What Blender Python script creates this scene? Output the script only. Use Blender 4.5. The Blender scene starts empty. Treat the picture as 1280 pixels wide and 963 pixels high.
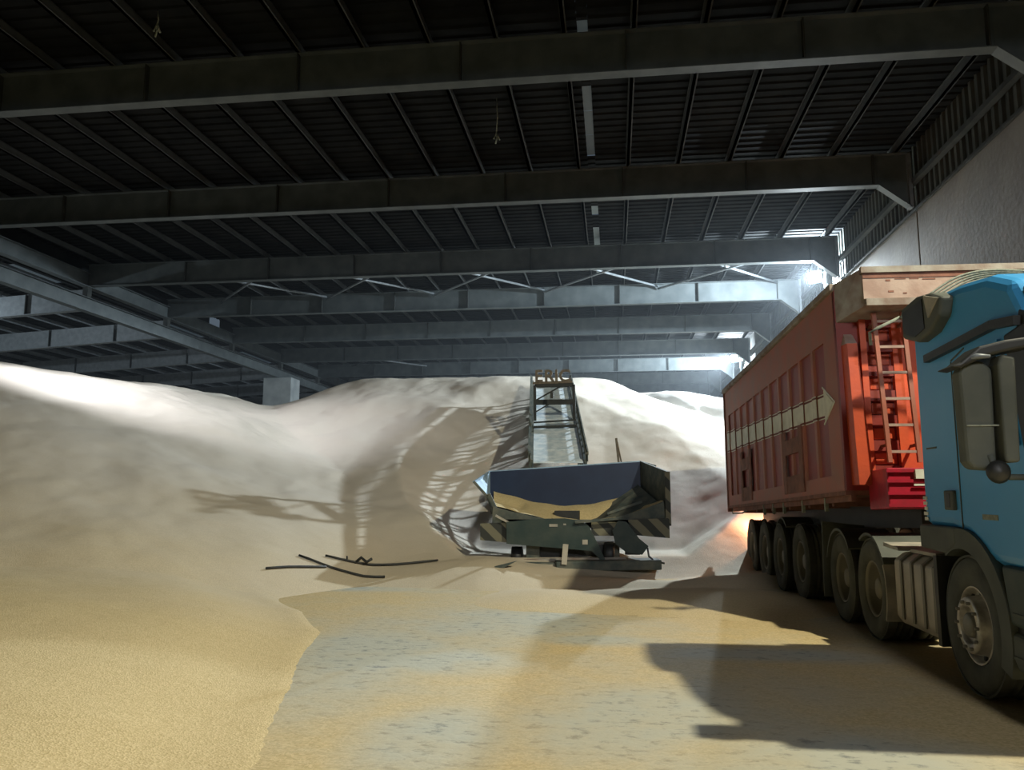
import bpy, bmesh, math, random
import numpy as np
from mathutils import Vector, Matrix, Euler
random.seed(7); np.random.seed(7)
SC = bpy.context.scene; COL = SC.collection

# ------------------------------------------------------------------ camera
F_PX = 1000.0; CAM_H = 1.55
PITCH = math.atan(136.5/F_PX); YAW = math.atan(128*math.cos(PITCH)/F_PX)
cam = bpy.data.cameras.new('camera'); cam_o = bpy.data.objects.new('camera', cam); COL.objects.link(cam_o)
cam.sensor_fit = 'HORIZONTAL'; cam.sensor_width = 36; cam.lens = 36*F_PX/1280; cam.clip_end = 300
cam_o.location = (0, 0, CAM_H); cam_o.rotation_euler = (math.pi/2+PITCH, 0, YAW)
SC.camera = cam_o
# ------------------------------------------------------------------ exposure and world
SC.view_settings.view_transform = 'Standard'; SC.view_settings.look = 'None'
SC.view_settings.gamma = 1; SC.view_settings.use_curve_mapping = False
SC.view_settings.exposure = 0.0
w = bpy.data.worlds.new('world'); SC.world = w; w.use_nodes = True
w.node_tree.nodes['Background'].inputs[0].default_value = (.42, .55, .7, 1)
w.node_tree.nodes['Background'].inputs[1].default_value = .18
# ------------------------------------------------------------------ lamps of the hall and added fill lights (wall lamp fixtures are built further down)
def point(name, loc, power, col, r=.12):
    l = bpy.data.lights.new(name, 'POINT'); l.energy = power; l.color = col; l.shadow_soft_size = r
    o = bpy.data.objects.new(name, l); COL.objects.link(o); o.location = loc; return o
def spot(name, loc, target, power, col, size, blend=.5, r=.12):
    l = bpy.data.lights.new(name, 'SPOT'); l.energy = power; l.color = col; l.shadow_soft_size = r
    l.spot_size = math.radians(size); l.spot_blend = blend
    o = bpy.data.objects.new(name, l); COL.objects.link(o); o.location = loc
    o.rotation_euler = (Vector(target)-Vector(loc)).to_track_quat('-Z', 'Y').to_euler(); return o
WHITE = (.80, .92, 1.0); WARM = (1.0, .93, .70)
LAMPS = [(6.95, 28.3, 9.12), (6.95, 47.3, 9.45)]   # in front of the two lenses
point('wall_lamp_light', LAMPS[0], 8500, WHITE)
point('wall_lamp_light', LAMPS[1], 8000, WHITE)
spot('wall_lamp_beam', (LAMPS[0][0]-.15, LAMPS[0][1]-.15, LAMPS[0][2]-.1), (-6, 18, 1), 4000, WHITE, 120, .5)
spot('wall_lamp_beam', (LAMPS[1][0]-.15, LAMPS[1][1]-.15, LAMPS[1][2]-.1), (-13, 22, 2.5), 32000, WHITE, 62, .6)
spot('near_lamp_light', (7.25, 5.3, 9.5), (0.0, 9.5, 0), 5200, WARM, 140, .5)
point('left_bay_light', (-26.5, 23.3, 7.2), 1100, WHITE)
spot('left_heap_fill', (-17.2, 14.0, 9.1), (-10.2, 22.0, 2.4), 9500, (.90, .92, 1), 42, 1)  # added spot to brighten the left heap, no lamp hangs there
spot('rear_fill_light', (3.5, -11, 9.4), (-4, 12, 1), 4300, (.97, .98, 1), 110, .8, 1.2)  # added soft fill from behind the camera, not a lamp of the hall

# ------------------------------------------------------------------ materials
def mat(name, col, rough=.7, metal=0, col2=None, nscale=3, bump=0, bscale=20, emit=None, estr=0, mix=None, stretch=None, detail=6, lo=.35, hi=.65, spec=.5):
    m = bpy.data.materials.new(name); m.use_nodes = True
    nt = m.node_tree; b = nt.nodes['Principled BSDF']
    b.inputs['Base Color'].default_value = (*col, 1); b.inputs['Roughness'].default_value = rough; b.inputs['Metallic'].default_value = metal
    b.inputs['Specular IOR Level'].default_value = spec
    tc = nt.nodes.new('ShaderNodeTexCoord'); vec = tc.outputs['Object']
    if stretch:
        mp = nt.nodes.new('ShaderNodeMapping'); mp.inputs['Scale'].default_value = stretch
        nt.links.new(vec, mp.inputs[0]); vec = mp.outputs[0]
    if col2:
        n = nt.nodes.new('ShaderNodeTexNoise'); n.inputs['Scale'].default_value = nscale; n.inputs['Detail'].default_value = detail
        nt.links.new(vec, n.inputs['Vector'])
        r = nt.nodes.new('ShaderNodeValToRGB'); r.color_ramp.elements[0].position = lo; r.color_ramp.elements[1].position = hi
        r.color_ramp.elements[0].color = (*col, 1); r.color_ramp.elements[1].color = (*col2, 1)
        nt.links.new(n.outputs[0], r.inputs[0]); nt.links.new(r.outputs[0], b.inputs['Base Color'])
    if bump:
        n2 = nt.nodes.new('ShaderNodeTexNoise'); n2.inputs['Scale'].default_value = bscale; n2.inputs['Detail'].default_value = 4
        nt.links.new(vec, n2.inputs['Vector'])
        bp = nt.nodes.new('ShaderNodeBump'); bp.inputs['Strength'].default_value = bump; bp.inputs['Distance'].default_value = .02
        nt.links.new(n2.outputs[0], bp.inputs['Height']); nt.links.new(bp.outputs[0], b.inputs['Normal'])
    if emit:
        b.inputs['Emission Color'].default_value = (*emit, 1); b.inputs['Emission Strength'].default_value = estr
    return m
M = {}
M['steel'] = mat('painted_steel', (.062, .074, .078), .6, 0, (.09, .105, .11), 2, spec=.2)
M['steel_dark'] = mat('dusty_dark_steel', (.03, .034, .034), .8, 0, (.045, .05, .048), 3, spec=.2)
M['purlin'] = mat('dusty_purlin_steel', (.045, .05, .052), .8, 0, (.06, .066, .068), 3, spec=.15)
M['galv'] = mat('galvanised_steel', (.13, .15, .165), .5, .2, (.18, .20, .215), 5)
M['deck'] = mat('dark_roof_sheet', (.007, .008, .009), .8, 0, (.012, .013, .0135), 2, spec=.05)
M['clad'] = mat('dusty_wall_cladding', (.04, .045, .042), .8, 0, (.07, .075, .065), 3, stretch=(1, 1, .2), spec=.1)
M['concrete'] = mat('dusty_concrete', (.115, .105, .088), .9, 0, (.155, .142, .118), .8, .3, 8)
M['column'] = mat('grey_concrete', (.26, .29, .30), .9, 0, (.36, .39, .40), 1.5, .3, 8)
M['red'] = mat('red_paint', (.27, .022, .014), .5, 0, (.21, .03, .02), 2.2, .1, 30)
M['rib'] = mat('faded_red_paint', (.40, .12, .075), .6, 0, (.33, .14, .10), 3, .1, 30)
M['orange'] = mat('orange_red_paint', (.66, .10, .03), .45, 0, (.50, .08, .035), 2.5, .1, 30)
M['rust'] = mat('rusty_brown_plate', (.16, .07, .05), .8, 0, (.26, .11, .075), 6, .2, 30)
M['dustred'] = mat('dust_covered_red', (.44, .33, .28), .8, 0, (.34, .23, .19), 5, .2, 20)
M['dust'] = mat('thick_dust', (.36, .34, .30), .9, 0, (.22, .16, .13), 4, .2, 20)
M['magenta'] = mat('crimson_paint', (.48, .022, .05), .3, 0, (.33, .03, .045), 7, .15, 12)
M['white'] = mat('dirty_white_paint', (.78, .78, .68), .7, 0, (.66, .65, .56), 6)
M['outline'] = mat('dark_red_line', (.16, .04, .03), .7)
M['blue'] = mat('blue_cab_paint', (.05, .34, .74), .35, 0, (.08, .38, .74), 1.3, .03, 40, lo=.3, hi=.8)
M['plastic'] = mat('dusty_grey_plastic', (.075, .085, .072), .7, 0, (.11, .12, .10), 3)
M['black'] = mat('black_plastic', (.016, .018, .018), .5, 0, (.03, .032, .03), 5)
M['glass'] = mat('dark_cab_glass', (.012, .018, .02), .08)
M['tyre'] = mat('dusty_tyre', (.07, .075, .066), .9, 0, (.12, .125, .105), 4, .2, 40)
M['rim'] = mat('dusty_rim', (.22, .21, .17), .6, .3, (.24, .23, .19), 6)
M['silver'] = mat('worn_silver_rim', (.6, .57, .50), .4, .45, (.30, .28, .24), 9)
M['tank'] = mat('dusty_aluminium_tank', (.52, .48, .40), .55, .2, (.40, .37, .31), 4)
M['fender'] = mat('cream_dusty_fender', (.50, .46, .37), .7, 0, (.30, .29, .25), 4)
M['navy'] = mat('navy_blue_steel', (.006, .018, .055), .5, 0, (.010, .026, .07), 2)
M['pale'] = mat('pale_blue_worn_steel', (.36, .52, .68), .5, .2, (.25, .36, .47), 6)
M['belt'] = mat('pale_dusty_belt', (.78, .86, .90), .8, 0, (.50, .62, .70), 5, .3, 14)
M['green'] = mat('dark_green_rubber', (.022, .045, .042), .55, 0, (.045, .065, .055), 4, .2, 10)
M['machine'] = mat('dusty_dark_green_steel', (.055, .075, .07), .7, 0, (.14, .145, .115), 5, .2, 20)
M['rope'] = mat('grey_rope', (.20, .23, .19), .9, 0, (.32, .34, .28), 30)
M['letters'] = mat('rusty_letter_steel', (.09, .075, .055), .8, 0, (.14, .12, .085), 12)
M['lens'] = mat('lamp_lens', (.9, .95, 1), .3, 0, emit=(.82, .93, 1), estr=60)
M['tail'] = mat('lit_tail_lens', (.8, .2, .1), .3, 0, emit=(1, .35, .12), estr=12)
M['straw'] = mat('corn_kernels_in_hopper', (.55, .43, .21), .9, 0, (.66, .53, .28), 25, .5, 60)
def hazard():
    m = bpy.data.materials.new('worn_hazard_stripes'); m.use_nodes = True; nt = m.node_tree; b = nt.nodes['Principled BSDF']
    tc = nt.nodes.new('ShaderNodeTexCoord'); wv = nt.nodes.new('ShaderNodeTexWave'); wv.bands_direction = 'DIAGONAL'
    wv.inputs['Scale'].default_value = 1.5; wv.inputs['Distortion'].default_value = .6
    r = nt.nodes.new('ShaderNodeValToRGB'); r.color_ramp.elements[0].position = .45; r.color_ramp.elements[1].position = .55
    r.color_ramp.elements[0].color = (.045, .05, .045, 1); r.color_ramp.elements[1].color = (.20, .19, .13, 1)
    nt.links.new(tc.outputs['Object'], wv.inputs[0]); nt.links.new(wv.outputs[0], r.inputs[0]); nt.links.new(r.outputs[0], b.inputs['Base Color'])
    b.inputs['Roughness'].default_value = .8; return m
M['hazard'] = hazard()
def skylight():
    m = bpy.data.materials.new('translucent_skylight'); m.use_nodes = True; nt = m.node_tree; nt.nodes.clear()
    o = nt.nodes.new('ShaderNodeOutputMaterial'); t = nt.nodes.new('ShaderNodeBsdfTranslucent'); d = nt.nodes.new('ShaderNodeBsdfDiffuse')
    t.inputs[0].default_value = (.55, .6, .6, 1); d.inputs[0].default_value = (.3, .33, .33, 1)
    mx = nt.nodes.new('ShaderNodeMixShader'); mx.inputs[0].default_value = .4
    nt.links.new(t.outputs[0], mx.inputs[1]); nt.links.new(d.outputs[0], mx.inputs[2]); nt.links.new(mx.outputs[0], o.inputs[0]); return m
M['skylight'] = skylight()
def grain(name, a, b_, dust, dscale=.35, dpos=(.35, .7), fine=80):
    """kernels: fine speckle of two corn colours, a broad noisy blend to a paler tone on top"""
    m = bpy.data.materials.new(name); m.use_nodes = True; nt = m.node_tree; N = nt.nodes; L = nt.links; b = N['Principled BSDF']
    b.inputs['Roughness'].default_value = .9
    tc = N.new('ShaderNodeTexCoord')
    v = N.new('ShaderNodeTexVoronoi'); v.inputs['Scale'].default_value = fine
    n = N.new('ShaderNodeTexNoise'); n.inputs['Scale'].default_value = dscale; n.inputs['Detail'].default_value = 7; n.inputs['Roughness'].default_value = .6
    L.new(tc.outputs['Object'], v.inputs['Vector']); L.new(tc.outputs['Object'], n.inputs['Vector'])
    sp = N.new('ShaderNodeSeparateColor'); L.new(v.outputs['Color'], sp.inputs[0])
    c = N.new('ShaderNodeMix'); c.data_type = 'RGBA'; c.inputs[6].default_value = (*a, 1); c.inputs[7].default_value = (*b_, 1)
    L.new(sp.outputs[0], c.inputs[0])
    sx = N.new('ShaderNodeSeparateXYZ'); L.new(tc.outputs['Object'], sx.inputs[0])     # base colour turns paler further back and to the left
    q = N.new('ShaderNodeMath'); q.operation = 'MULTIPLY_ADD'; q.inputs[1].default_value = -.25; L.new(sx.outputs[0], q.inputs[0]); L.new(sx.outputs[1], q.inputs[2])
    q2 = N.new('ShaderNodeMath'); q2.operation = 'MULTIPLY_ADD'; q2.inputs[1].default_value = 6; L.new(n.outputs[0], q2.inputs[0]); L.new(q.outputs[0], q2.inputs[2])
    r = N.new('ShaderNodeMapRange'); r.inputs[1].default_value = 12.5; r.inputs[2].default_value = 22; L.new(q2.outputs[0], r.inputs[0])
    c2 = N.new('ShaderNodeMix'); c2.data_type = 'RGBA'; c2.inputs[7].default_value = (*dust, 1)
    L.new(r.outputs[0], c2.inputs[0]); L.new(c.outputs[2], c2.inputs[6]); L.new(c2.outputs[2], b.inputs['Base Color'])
    n3 = N.new('ShaderNodeTexNoise'); n3.inputs['Scale'].default_value = 3; n3.inputs['Detail'].default_value = 8; L.new(tc.outputs['Object'], n3.inputs['Vector'])
    ad = N.new('ShaderNodeMath'); ad.operation = 'ADD'; L.new(n3.outputs[0], ad.inputs[0])
    ml = N.new('ShaderNodeMath'); ml.operation = 'MULTIPLY'; ml.inputs[1].default_value = .25; L.new(v.outputs['Distance'], ml.inputs[0]); L.new(ml.outputs[0], ad.inputs[1])
    bp = N.new('ShaderNodeBump'); bp.inputs['Strength'].default_value = .4; bp.inputs['Distance'].default_value = .03
    L.new(ad.outputs[0], bp.inputs['Height']); L.new(bp.outputs[0], b.inputs['Normal']); return m
M['corn_heap'] = M['corn_front'] = grain('corn_golden_to_pale', (.52, .40, .19), (.68, .54, .29), (.62, .57, .49), .3)
def floor_mat():
    m = bpy.data.materials.new('concrete_floor_with_corn'); m.use_nodes = True; nt = m.node_tree; N = nt.nodes; L = nt.links; b = N['Principled BSDF']
    b.inputs['Roughness'].default_value = .85
    tc = N.new('ShaderNodeTexCoord'); P = tc.outputs['Object']
    v = N.new('ShaderNodeTexVoronoi'); v.inputs['Scale'].default_value = 55; L.new(P, v.inputs['Vector'])
    sp = N.new('ShaderNodeSeparateColor'); L.new(v.outputs['Color'], sp.inputs[0])
    corn = N.new('ShaderNodeMix'); corn.data_type = 'RGBA'; corn.inputs[6].default_value = (.50, .385, .185, 1); corn.inputs[7].default_value = (.66, .52, .28, 1)
    L.new(sp.outputs[0], corn.inputs[0])
    # crushed-meal / concrete tone with dark pits
    n1 = N.new('ShaderNodeTexNoise'); n1.inputs['Scale'].default_value = 9; n1.inputs['Detail'].default_value = 8; n1.inputs['Roughness'].default_value = .7
    mp = N.new('ShaderNodeMapping'); mp.inputs['Scale'].default_value = (.7, 1.1, 1); L.new(P, mp.inputs[0]); L.new(mp.outputs[0], n1.inputs['Vector'])
    r1 = N.new('ShaderNodeValToRGB'); e = r1.color_ramp.elements; e[0].position = .36; e[0].color = (.24, .25, .23, 1); e[1].position = .47; e[1].color = (.47, .47, .39, 1)
    L.new(n1.outputs[0], r1.inputs[0])
    # cover of corn: noise minus the bare worn areas of the floor
    n2 = N.new('ShaderNodeTexNoise'); n2.inputs['Scale'].default_value = .55; n2.inputs['Detail'].default_value = 8; n2.inputs['Roughness'].default_value = .62; L.new(P, n2.inputs['Vector'])
    last = None
    for (cx, cy, rx, ry) in [(-2.5, 7.6, .95, 2.3), (-1.5, 9.9, 1.5, 1.5), (-1.2, 5.2, .5, .8), (.2, 6.0, .9, 1.2), (1.3, 5.0, 1.4, .8), (-.2, 8.9, .8, .4), (1.6, 8.3, 1.2, .35), (-1.6, 7.6, .8, .7), (-4.9, 13.2, 1.6, .5)]:
        sub = N.new('ShaderNodeVectorMath'); sub.operation = 'SUBTRACT'; sub.inputs[1].default_value = (cx, cy, 0); L.new(P, sub.inputs[0])
        dv = N.new('ShaderNodeVectorMath'); dv.operation = 'DIVIDE'; dv.inputs[1].default_value = (rx, ry, 1); L.new(sub.outputs[0], dv.inputs[0])
        ln = N.new('ShaderNodeVectorMath'); ln.operation = 'LENGTH'; L.new(dv.outputs[0], ln.inputs[0])
        mr = N.new('ShaderNodeMapRange'); mr.inputs[1].default_value = 1.25; mr.inputs[2].default_value = .45; L.new(ln.outputs['Value'], mr.inputs[0])
        if last is None: last = mr.outputs[0]
        else:
            mxx = N.new('ShaderNodeMath'); mxx.operation = 'MAXIMUM'; L.new(last, mxx.inputs[0]); L.new(mr.outputs[0], mxx.inputs[1]); last = mxx.outputs[0]
    s = N.new('ShaderNodeMath'); s.operation = 'MULTIPLY_ADD'; s.inputs[1].default_value = -.34; s.inputs[2].default_value = 0; L.new(last, s.inputs[0])
    a = N.new('ShaderNodeMath'); a.operation = 'ADD'; L.new(s.outputs[0], a.inputs[0]); L.new(n2.outputs[0], a.inputs[1])
    r2 = N.new('ShaderNodeMapRange'); r2.inputs[1].default_value = .12; r2.inputs[2].default_value = .56; L.new(a.outputs[0], r2.inputs[0])
    mx = N.new('ShaderNodeMix'); mx.data_type = 'RGBA'; L.new(r2.outputs[0], mx.inputs[0]); L.new(r1.outputs[0], mx.inputs[6]); L.new(corn.outputs[2], mx.inputs[7])
    L.new(mx.outputs[2], b.inputs['Base Color'])
    bp = N.new('ShaderNodeBump'); bp.inputs['Strength'].default_value = .5; bp.inputs['Distance'].default_value = .02; L.new(n1.outputs[0], bp.inputs['Height']); L.new(bp.outputs[0], b.inputs['Normal'])
    return m
M['floor'] = floor_mat()

# ------------------------------------------------------------------ mesh helpers
class MB:
    def __init__(s): s.v = []; s.f = []; s.sm = []
    def add(s, vs, fs, smooth=False):
        k = len(s.v); s.v += [tuple(v) for v in vs]; s.f += [tuple(i+k for i in f) for f in fs]; s.sm += [smooth]*len(fs); return s
    def hexa(s, p):   # 8 points: bottom four ccw, top four
        return s.add(p, [(3, 2, 1, 0), (4, 5, 6, 7), (0, 1, 5, 4), (1, 2, 6, 5), (2, 3, 7, 6), (3, 0, 4, 7)])
    def box(s, x0, x1, y0, y1, z0, z1):
        return s.hexa([(x0, y0, z0), (x1, y0, z0), (x1, y1, z0), (x0, y1, z0), (x0, y0, z1), (x1, y0, z1), (x1, y1, z1), (x0, y1, z1)])
    def prism(s, poly, axis, a0, a1):
        n = len(poly)
        def mk(p, a): return {'x': (a, p[0], p[1]), 'y': (p[0], a, p[1]), 'z': (p[0], p[1], a)}[axis]
        vs = [mk(p, a0) for p in poly]+[mk(p, a1) for p in poly]
        fs = [tuple(range(n-1, -1, -1)), tuple(range(n, 2*n))]+[(i, (i+1) % n, n+(i+1) % n, n+i) for i in range(n)]
        return s.add(vs, fs)
    def bar(s, a, b, w, h=None, up=(0, 0, 1)):
        a = Vector(a); b = Vector(b); d = (b-a).normalized(); h = h or w; up = Vector(up)
        if abs(d.dot(up)) > .98: up = Vector((0, 1, 0))
        r = d.cross(up).normalized()*w/2; u = r.cross(d).normalized()*h/2
        return s.hexa([a-r-u, a+r-u, b+r-u, b-r-u, a-r+u, a+r+u, b+r+u, b-r+u])
    def tube(s, pts, r, n=8, cap=True):
        pts = [Vector(p) for p in pts]; rings = []
        for i, p in enumerate(pts):
            d = (pts[min(i+1, len(pts)-1)]-pts[max(i-1, 0)]).normalized()
            up = Vector((0, 0, 1)) if abs(d.z) < .9 else Vector((1, 0, 0))
            a = d.cross(up).normalized(); b = d.cross(a)
            rr = r[i] if isinstance(r, (list, tuple)) else r
            rings.append([p+(a*math.cos(t)+b*math.sin(t))*rr for t in [2*math.pi*k/n for k in range(n)]])
        vs = [v for rg in rings for v in rg]; fs = []
        for i in range(len(rings)-1):
            for k in range(n): fs.append((i*n+k, i*n+(k+1) % n, (i+1)*n+(k+1) % n, (i+1)*n+k))
        if cap: fs += [tuple(range(n-1, -1, -1)), tuple(range((len(rings)-1)*n, len(rings)*n))]
        return s.add(vs, fs, True)
    def lathe(s, prof, c, axis='x', n=40, closed=False):   # prof: (radius, axial)
        vs = []; m = len(prof)
        for k in range(n):
            t = 2*math.pi*k/n
            for (r, a) in prof: vs.append({'x': (c[0]+a, c[1]+r*math.cos(t), c[2]+r*math.sin(t)), 'y': (c[0]+r*math.cos(t), c[1]+a, c[2]+r*math.sin(t)), 'z': (c[0]+r*math.cos(t), c[1]+r*math.sin(t), c[2]+a)}[axis])
        fs = []
        for k in range(n):
            for j in range(m if closed else m-1):
                j2 = (j+1) % m; fs.append((k*m+j, k*m+j2, ((k+1) % n)*m+j2, ((k+1) % n)*m+j))
        return s.add(vs, fs, True)
    def quad(s, a, b, c, d, t=.02):   # plate of thickness t
        a, b, c, d = map(Vector, (a, b, c, d)); n = (b-a).cross(d-a).normalized()*t
        return s.hexa([a, b, c, d, a+n, b+n, c+n, d+n])
    def build(s, name, m, parent=None, bevel=0, fix=True):
        inv = parent['_M'].inverted() if parent is not None and '_M' in parent.__class__.__dict__ else None
        me = bpy.data.meshes.new(name); Mi = WM.get(parent.name) if parent is not None else None
        vs = [Mi.inverted() @ Vector(v) for v in s.v] if Mi is not None else s.v
        me.from_pydata([tuple(v) for v in vs], [], s.f); me.polygons.foreach_set('use_smooth', s.sm)
        if fix:
            bm = bmesh.new(); bm.from_mesh(me); bmesh.ops.recalc_face_normals(bm, faces=bm.faces); bm.to_mesh(me); bm.free()
        me.materials.append(m); o = bpy.data.objects.new(name, me); COL.objects.link(o)
        if parent is not None: o.parent = parent; WM[o.name] = WM[parent.name]
        else: WM[o.name] = Matrix()
        if bevel:
            b = o.modifiers.new('bevel', 'BEVEL'); b.width = bevel; b.segments = 3; b.limit_method = 'ANGLE'; b.angle_limit = math.radians(35)
        return o
WM = {}
def tag(o, label, cat, group=None, kind=None):
    if label: o['label'] = label
    if cat: o['category'] = cat
    if group: o['group'] = group
    if kind: o['kind'] = kind
    return o
def thing(name, label, cat, mtx=None, loc=(0, 0, 0), group=None):
    o = bpy.data.objects.new(name, None); COL.objects.link(o); o.empty_display_size = .2
    m = mtx if mtx is not None else Matrix.Translation(loc)
    o.matrix_world = m; WM[o.name] = m.copy(); return tag(o, label, cat, group)
def struct(o): o['kind'] = 'structure'; return o
def lab(o, l): o['label'] = l; return o

# ------------------------------------------------------------------ the hall
XR = 7.6; XL = -46.0; XG = -19.4; Y0 = -18.0; Y1 = 69.0
FR = [-10.9, -4.6, 1.6, 7.8, 14.0, 20.3, 26.9, 32.3, 38.4, 44.5, 50.5, 56.6, 62.8]
BB = 9.25; BT = 10.05; DK = 10.28       # beam bottom, beam top, underside of deck
struct(MB().add([(XL, Y0, 0), (XR+.3, Y0, 0), (XR+.3, Y1, 0), (XL, Y1, 0)], [(0, 1, 2, 3)]).build('floor', M['floor'], fix=False))
# right wall: backing + precast panels between the frames, ribbed sheet band above
wr = struct(MB().box(XR+.12, XR+.3, Y0, Y1, 0, 8.55).build('wall_right', M['concrete']))
for i in range(len(FR)-1):
    mb = MB(); a, b = FR[i]+.03, FR[i+1]-.03
    for z0, z1 in ((0, 8.57),): mb.box(XR, XR+.12, a, b, z0, z1)
    mb.build('concrete_panel', M['concrete'], wr, bevel=.02)
def ribbed(mb, p0, p1, z0, z1, axis, pitch=.3, depth=.05):
    pass
cl = MB(); n = int((Y1-Y0)/.15)
for k in range(n):       # trapezoidal vertical ribs of the sheet band
    y = Y0+k*.15; x = XR+.12 if k % 2 else XR+.06
    xn = XR+.06 if k % 2 else XR+.12
    cl.add([(x, y, 8.5), (x, y+.11, 8.5), (x, y+.11, 10.6), (x, y, 10.6), (xn, y+.15, 8.5), (xn, y+.15, 10.6)], [(0, 1, 2, 3), (1, 4, 5, 2)])
cb = cl.build('cladding_band', M['clad'], wr, fix=False)
MB().box(XR-.12, XR+.02, Y0, Y1, 9.22, 9.34).build('cladding_rail', M['steel_dark'], wr)
MB().box(XR-.06, XR+.3, Y0, Y1, 8.55, 8.62).build('wall_cap', M['steel_dark'], wr)
struct(MB().box(XL, XR+.3, Y1, Y1+.3, 0, 11.5).build('wall_back', M['clad']))
struct(MB().box(XL-.3, XL, Y0, Y1, 0, 11.5).build('wall_left', M['clad']))
struct(MB().box(XL, XR+.3, Y0-.3, Y0, 0, 11.5).build('wall_front', M['clad']))
# main roof deck (crosswise corrugation), skylight strip left open at x=-0.45
SKY = [(13.9, 15.0), (16.3, 20.0), (21.2, 21.6), (23.6, 24.5), (25.6, 28.2), (30.0, 31.4), (36.0, 36.6), (41.0, 41.7), (9.0, 12.0)]
dk = MB()
def corr(mb, x0, x1, ya, yb, zf):
    y = ya; up = True
    while y < yb-1e-6:
        yn = min(y+.16, yb); d = .035 if up else 0.0
        mb.add([(x0, y, zf(x0)+d), (x1, y, zf(x1)+d), (x1, yn-.03, zf(x1)+d), (x0, yn-.03, zf(x0)+d), (x1, yn, zf(x1)+.035-d), (x0, yn, zf(x0)+.035-d)], [(3, 2, 1, 0), (3, 5, 4, 2)])
        y = yn; up = not up
zm = lambda x: DK
corr(dk, -.35, XR+.3, Y0, Y1, zm); corr(dk, XG-.3, -.55, Y0, Y1, zm)
ys = Y0
for a, b in sorted(SKY): corr(dk, -.55, -.35, ys, a, zm); ys = b
corr(dk, -.55, -.35, ys, Y1, zm)
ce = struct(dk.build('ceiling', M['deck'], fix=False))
for a, b in SKY:
    y = a
    while y < b-.05:
        e = min(y+1.25, b); MB().box(-.56, -.34, y+.02, e-.02, DK+.05, DK+.06).build('skylight_panel', M['skylight'], ce); y = e
for k in range(22):
    x = 6.95-1.29*k if k else 7.15
    if x < XG+.3: break
    mb = MB(); mb.box(x-.035, x+.035, Y0, Y1, BT, BT+.19); mb.box(x-.035, x+.06, Y0, Y1, BT, BT+.012); mb.box(x-.06, x+.035, Y0, Y1, BT+.18, BT+.2)
    mb.build('purlin', M['purlin'], ce)
# left bay roof: falls away to the left
ZL0 = 8.35
zl = lambda x: ZL0+.98+.055*(x-XG)
dk2 = MB(); corr(dk2, XL, XG-1.15, Y0, Y1, zl); corr(dk2, XG-.55, XG-.15, Y0, Y1, zl)
for a, b in ((Y0, 24), (26.5, 33), (37, 41), (45, Y1)): corr(dk2, XG-1.15, XG-.55, a, b, zl)
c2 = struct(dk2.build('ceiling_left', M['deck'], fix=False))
for a, b in ((24, 26.5), (33, 37), (41, 45)):
    MB().add([(XG-1.15, a, zl(XG-1.15)+.05), (XG-.55, a, zl(XG-.55)+.05), (XG-.55, b, zl(XG-.55)+.05), (XG-1.15, b, zl(XG-1.15)+.05)], [(0, 1, 2, 3)]).build('skylight_panel', M['skylight'], c2, fix=False)
for k in range(20):
    x = XG-.9-1.29*k
    if x < XL: break
    z = zl(x); mb = MB(); mb.box(x-.035, x+.035, Y0, Y1, z-.2, z-.005); mb.box(x-.035, x+.06, Y0, Y1, z-.2, z-.188); mb.build('purlin', M['galv'], c2)
fa = MB()
for a, b in ((Y0, 36.5), (37.6, Y1)): fa.box(XG-.32, XG-.28, a, b, 9.15, DK+.05)
struct(fa.build('trim_1', M['deck']))
# beams
ORD = ['nearest', 'second', 'third', 'fourth', 'fifth', 'sixth', 'seventh', 'eighth', 'ninth']
BL = {4: 'nearest wide grey roof beam across the top of the picture',
      5: 'second roof beam from the top, dark grey, crossing above the conveyor',
      6: 'third roof beam from the top, just in front of the zigzag bracing',
      7: 'brightly lit roof beam behind the zigzag bracing, left of the nearer wall lamp',
      8: 'dim roof beam directly behind the brightly lit one by the nearer lamp',
      9: 'dim roof beam just before the farther wall lamp',
      10: 'bright roof beam level with the farther wall lamp, above the conveyor head',
      11: 'dark roof beam low behind the bright one above the conveyor head',
      12: 'farthest dark roof beam before the back wall'}
STIF = [-15.5, -12.3, -9.1, -5.95, -2.75, .35, 3.5, 6.6]
for i in range(2, len(FR)):
    y = FR[i]
    t = thing('roof_beam', BL.get(i, 'roof beam overhead behind the camera' if i == 3 else 'roof beam overhead further behind the camera'), 'beam', loc=(0, y, BB), group='roof beams of the main bay')
    MB().box(XG, 6.75, y-.012, y+.012, BB, BT).build('web', M['steel'], t)
    MB().box(XG, 6.75, y-.13, y+.13, BB-.02, BB+.004).build('bottom_flange', M['steel'], t)
    MB().box(XG, 7.5, y-.13, y+.13, BT-.02, BT).build('top_flange', M['steel'], t)
    for x in STIF: MB().box(x-.014, x+.014, y-.13, y+.13, BB, BT-.02).build('stiffener', M['steel_dark'], t)
    # haunch and short column on the wall head
    MB().prism([(6.72, BB-.02), (7.5, 8.62), (7.5, BT), (6.72, BT)], 'y', y-.015, y+.015).build('haunch_plate', M['steel'], t)
    MB().bar((6.72, y, BB-.02), (7.46, y, 8.64), .26, .025, up=(1, 0, 0)).build('haunch_flange', M['steel'], t)
    MB().box(7.42, 7.5, y-.13, y+.13, 8.62, BT).build('column_stub', M['galv'], t)
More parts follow.
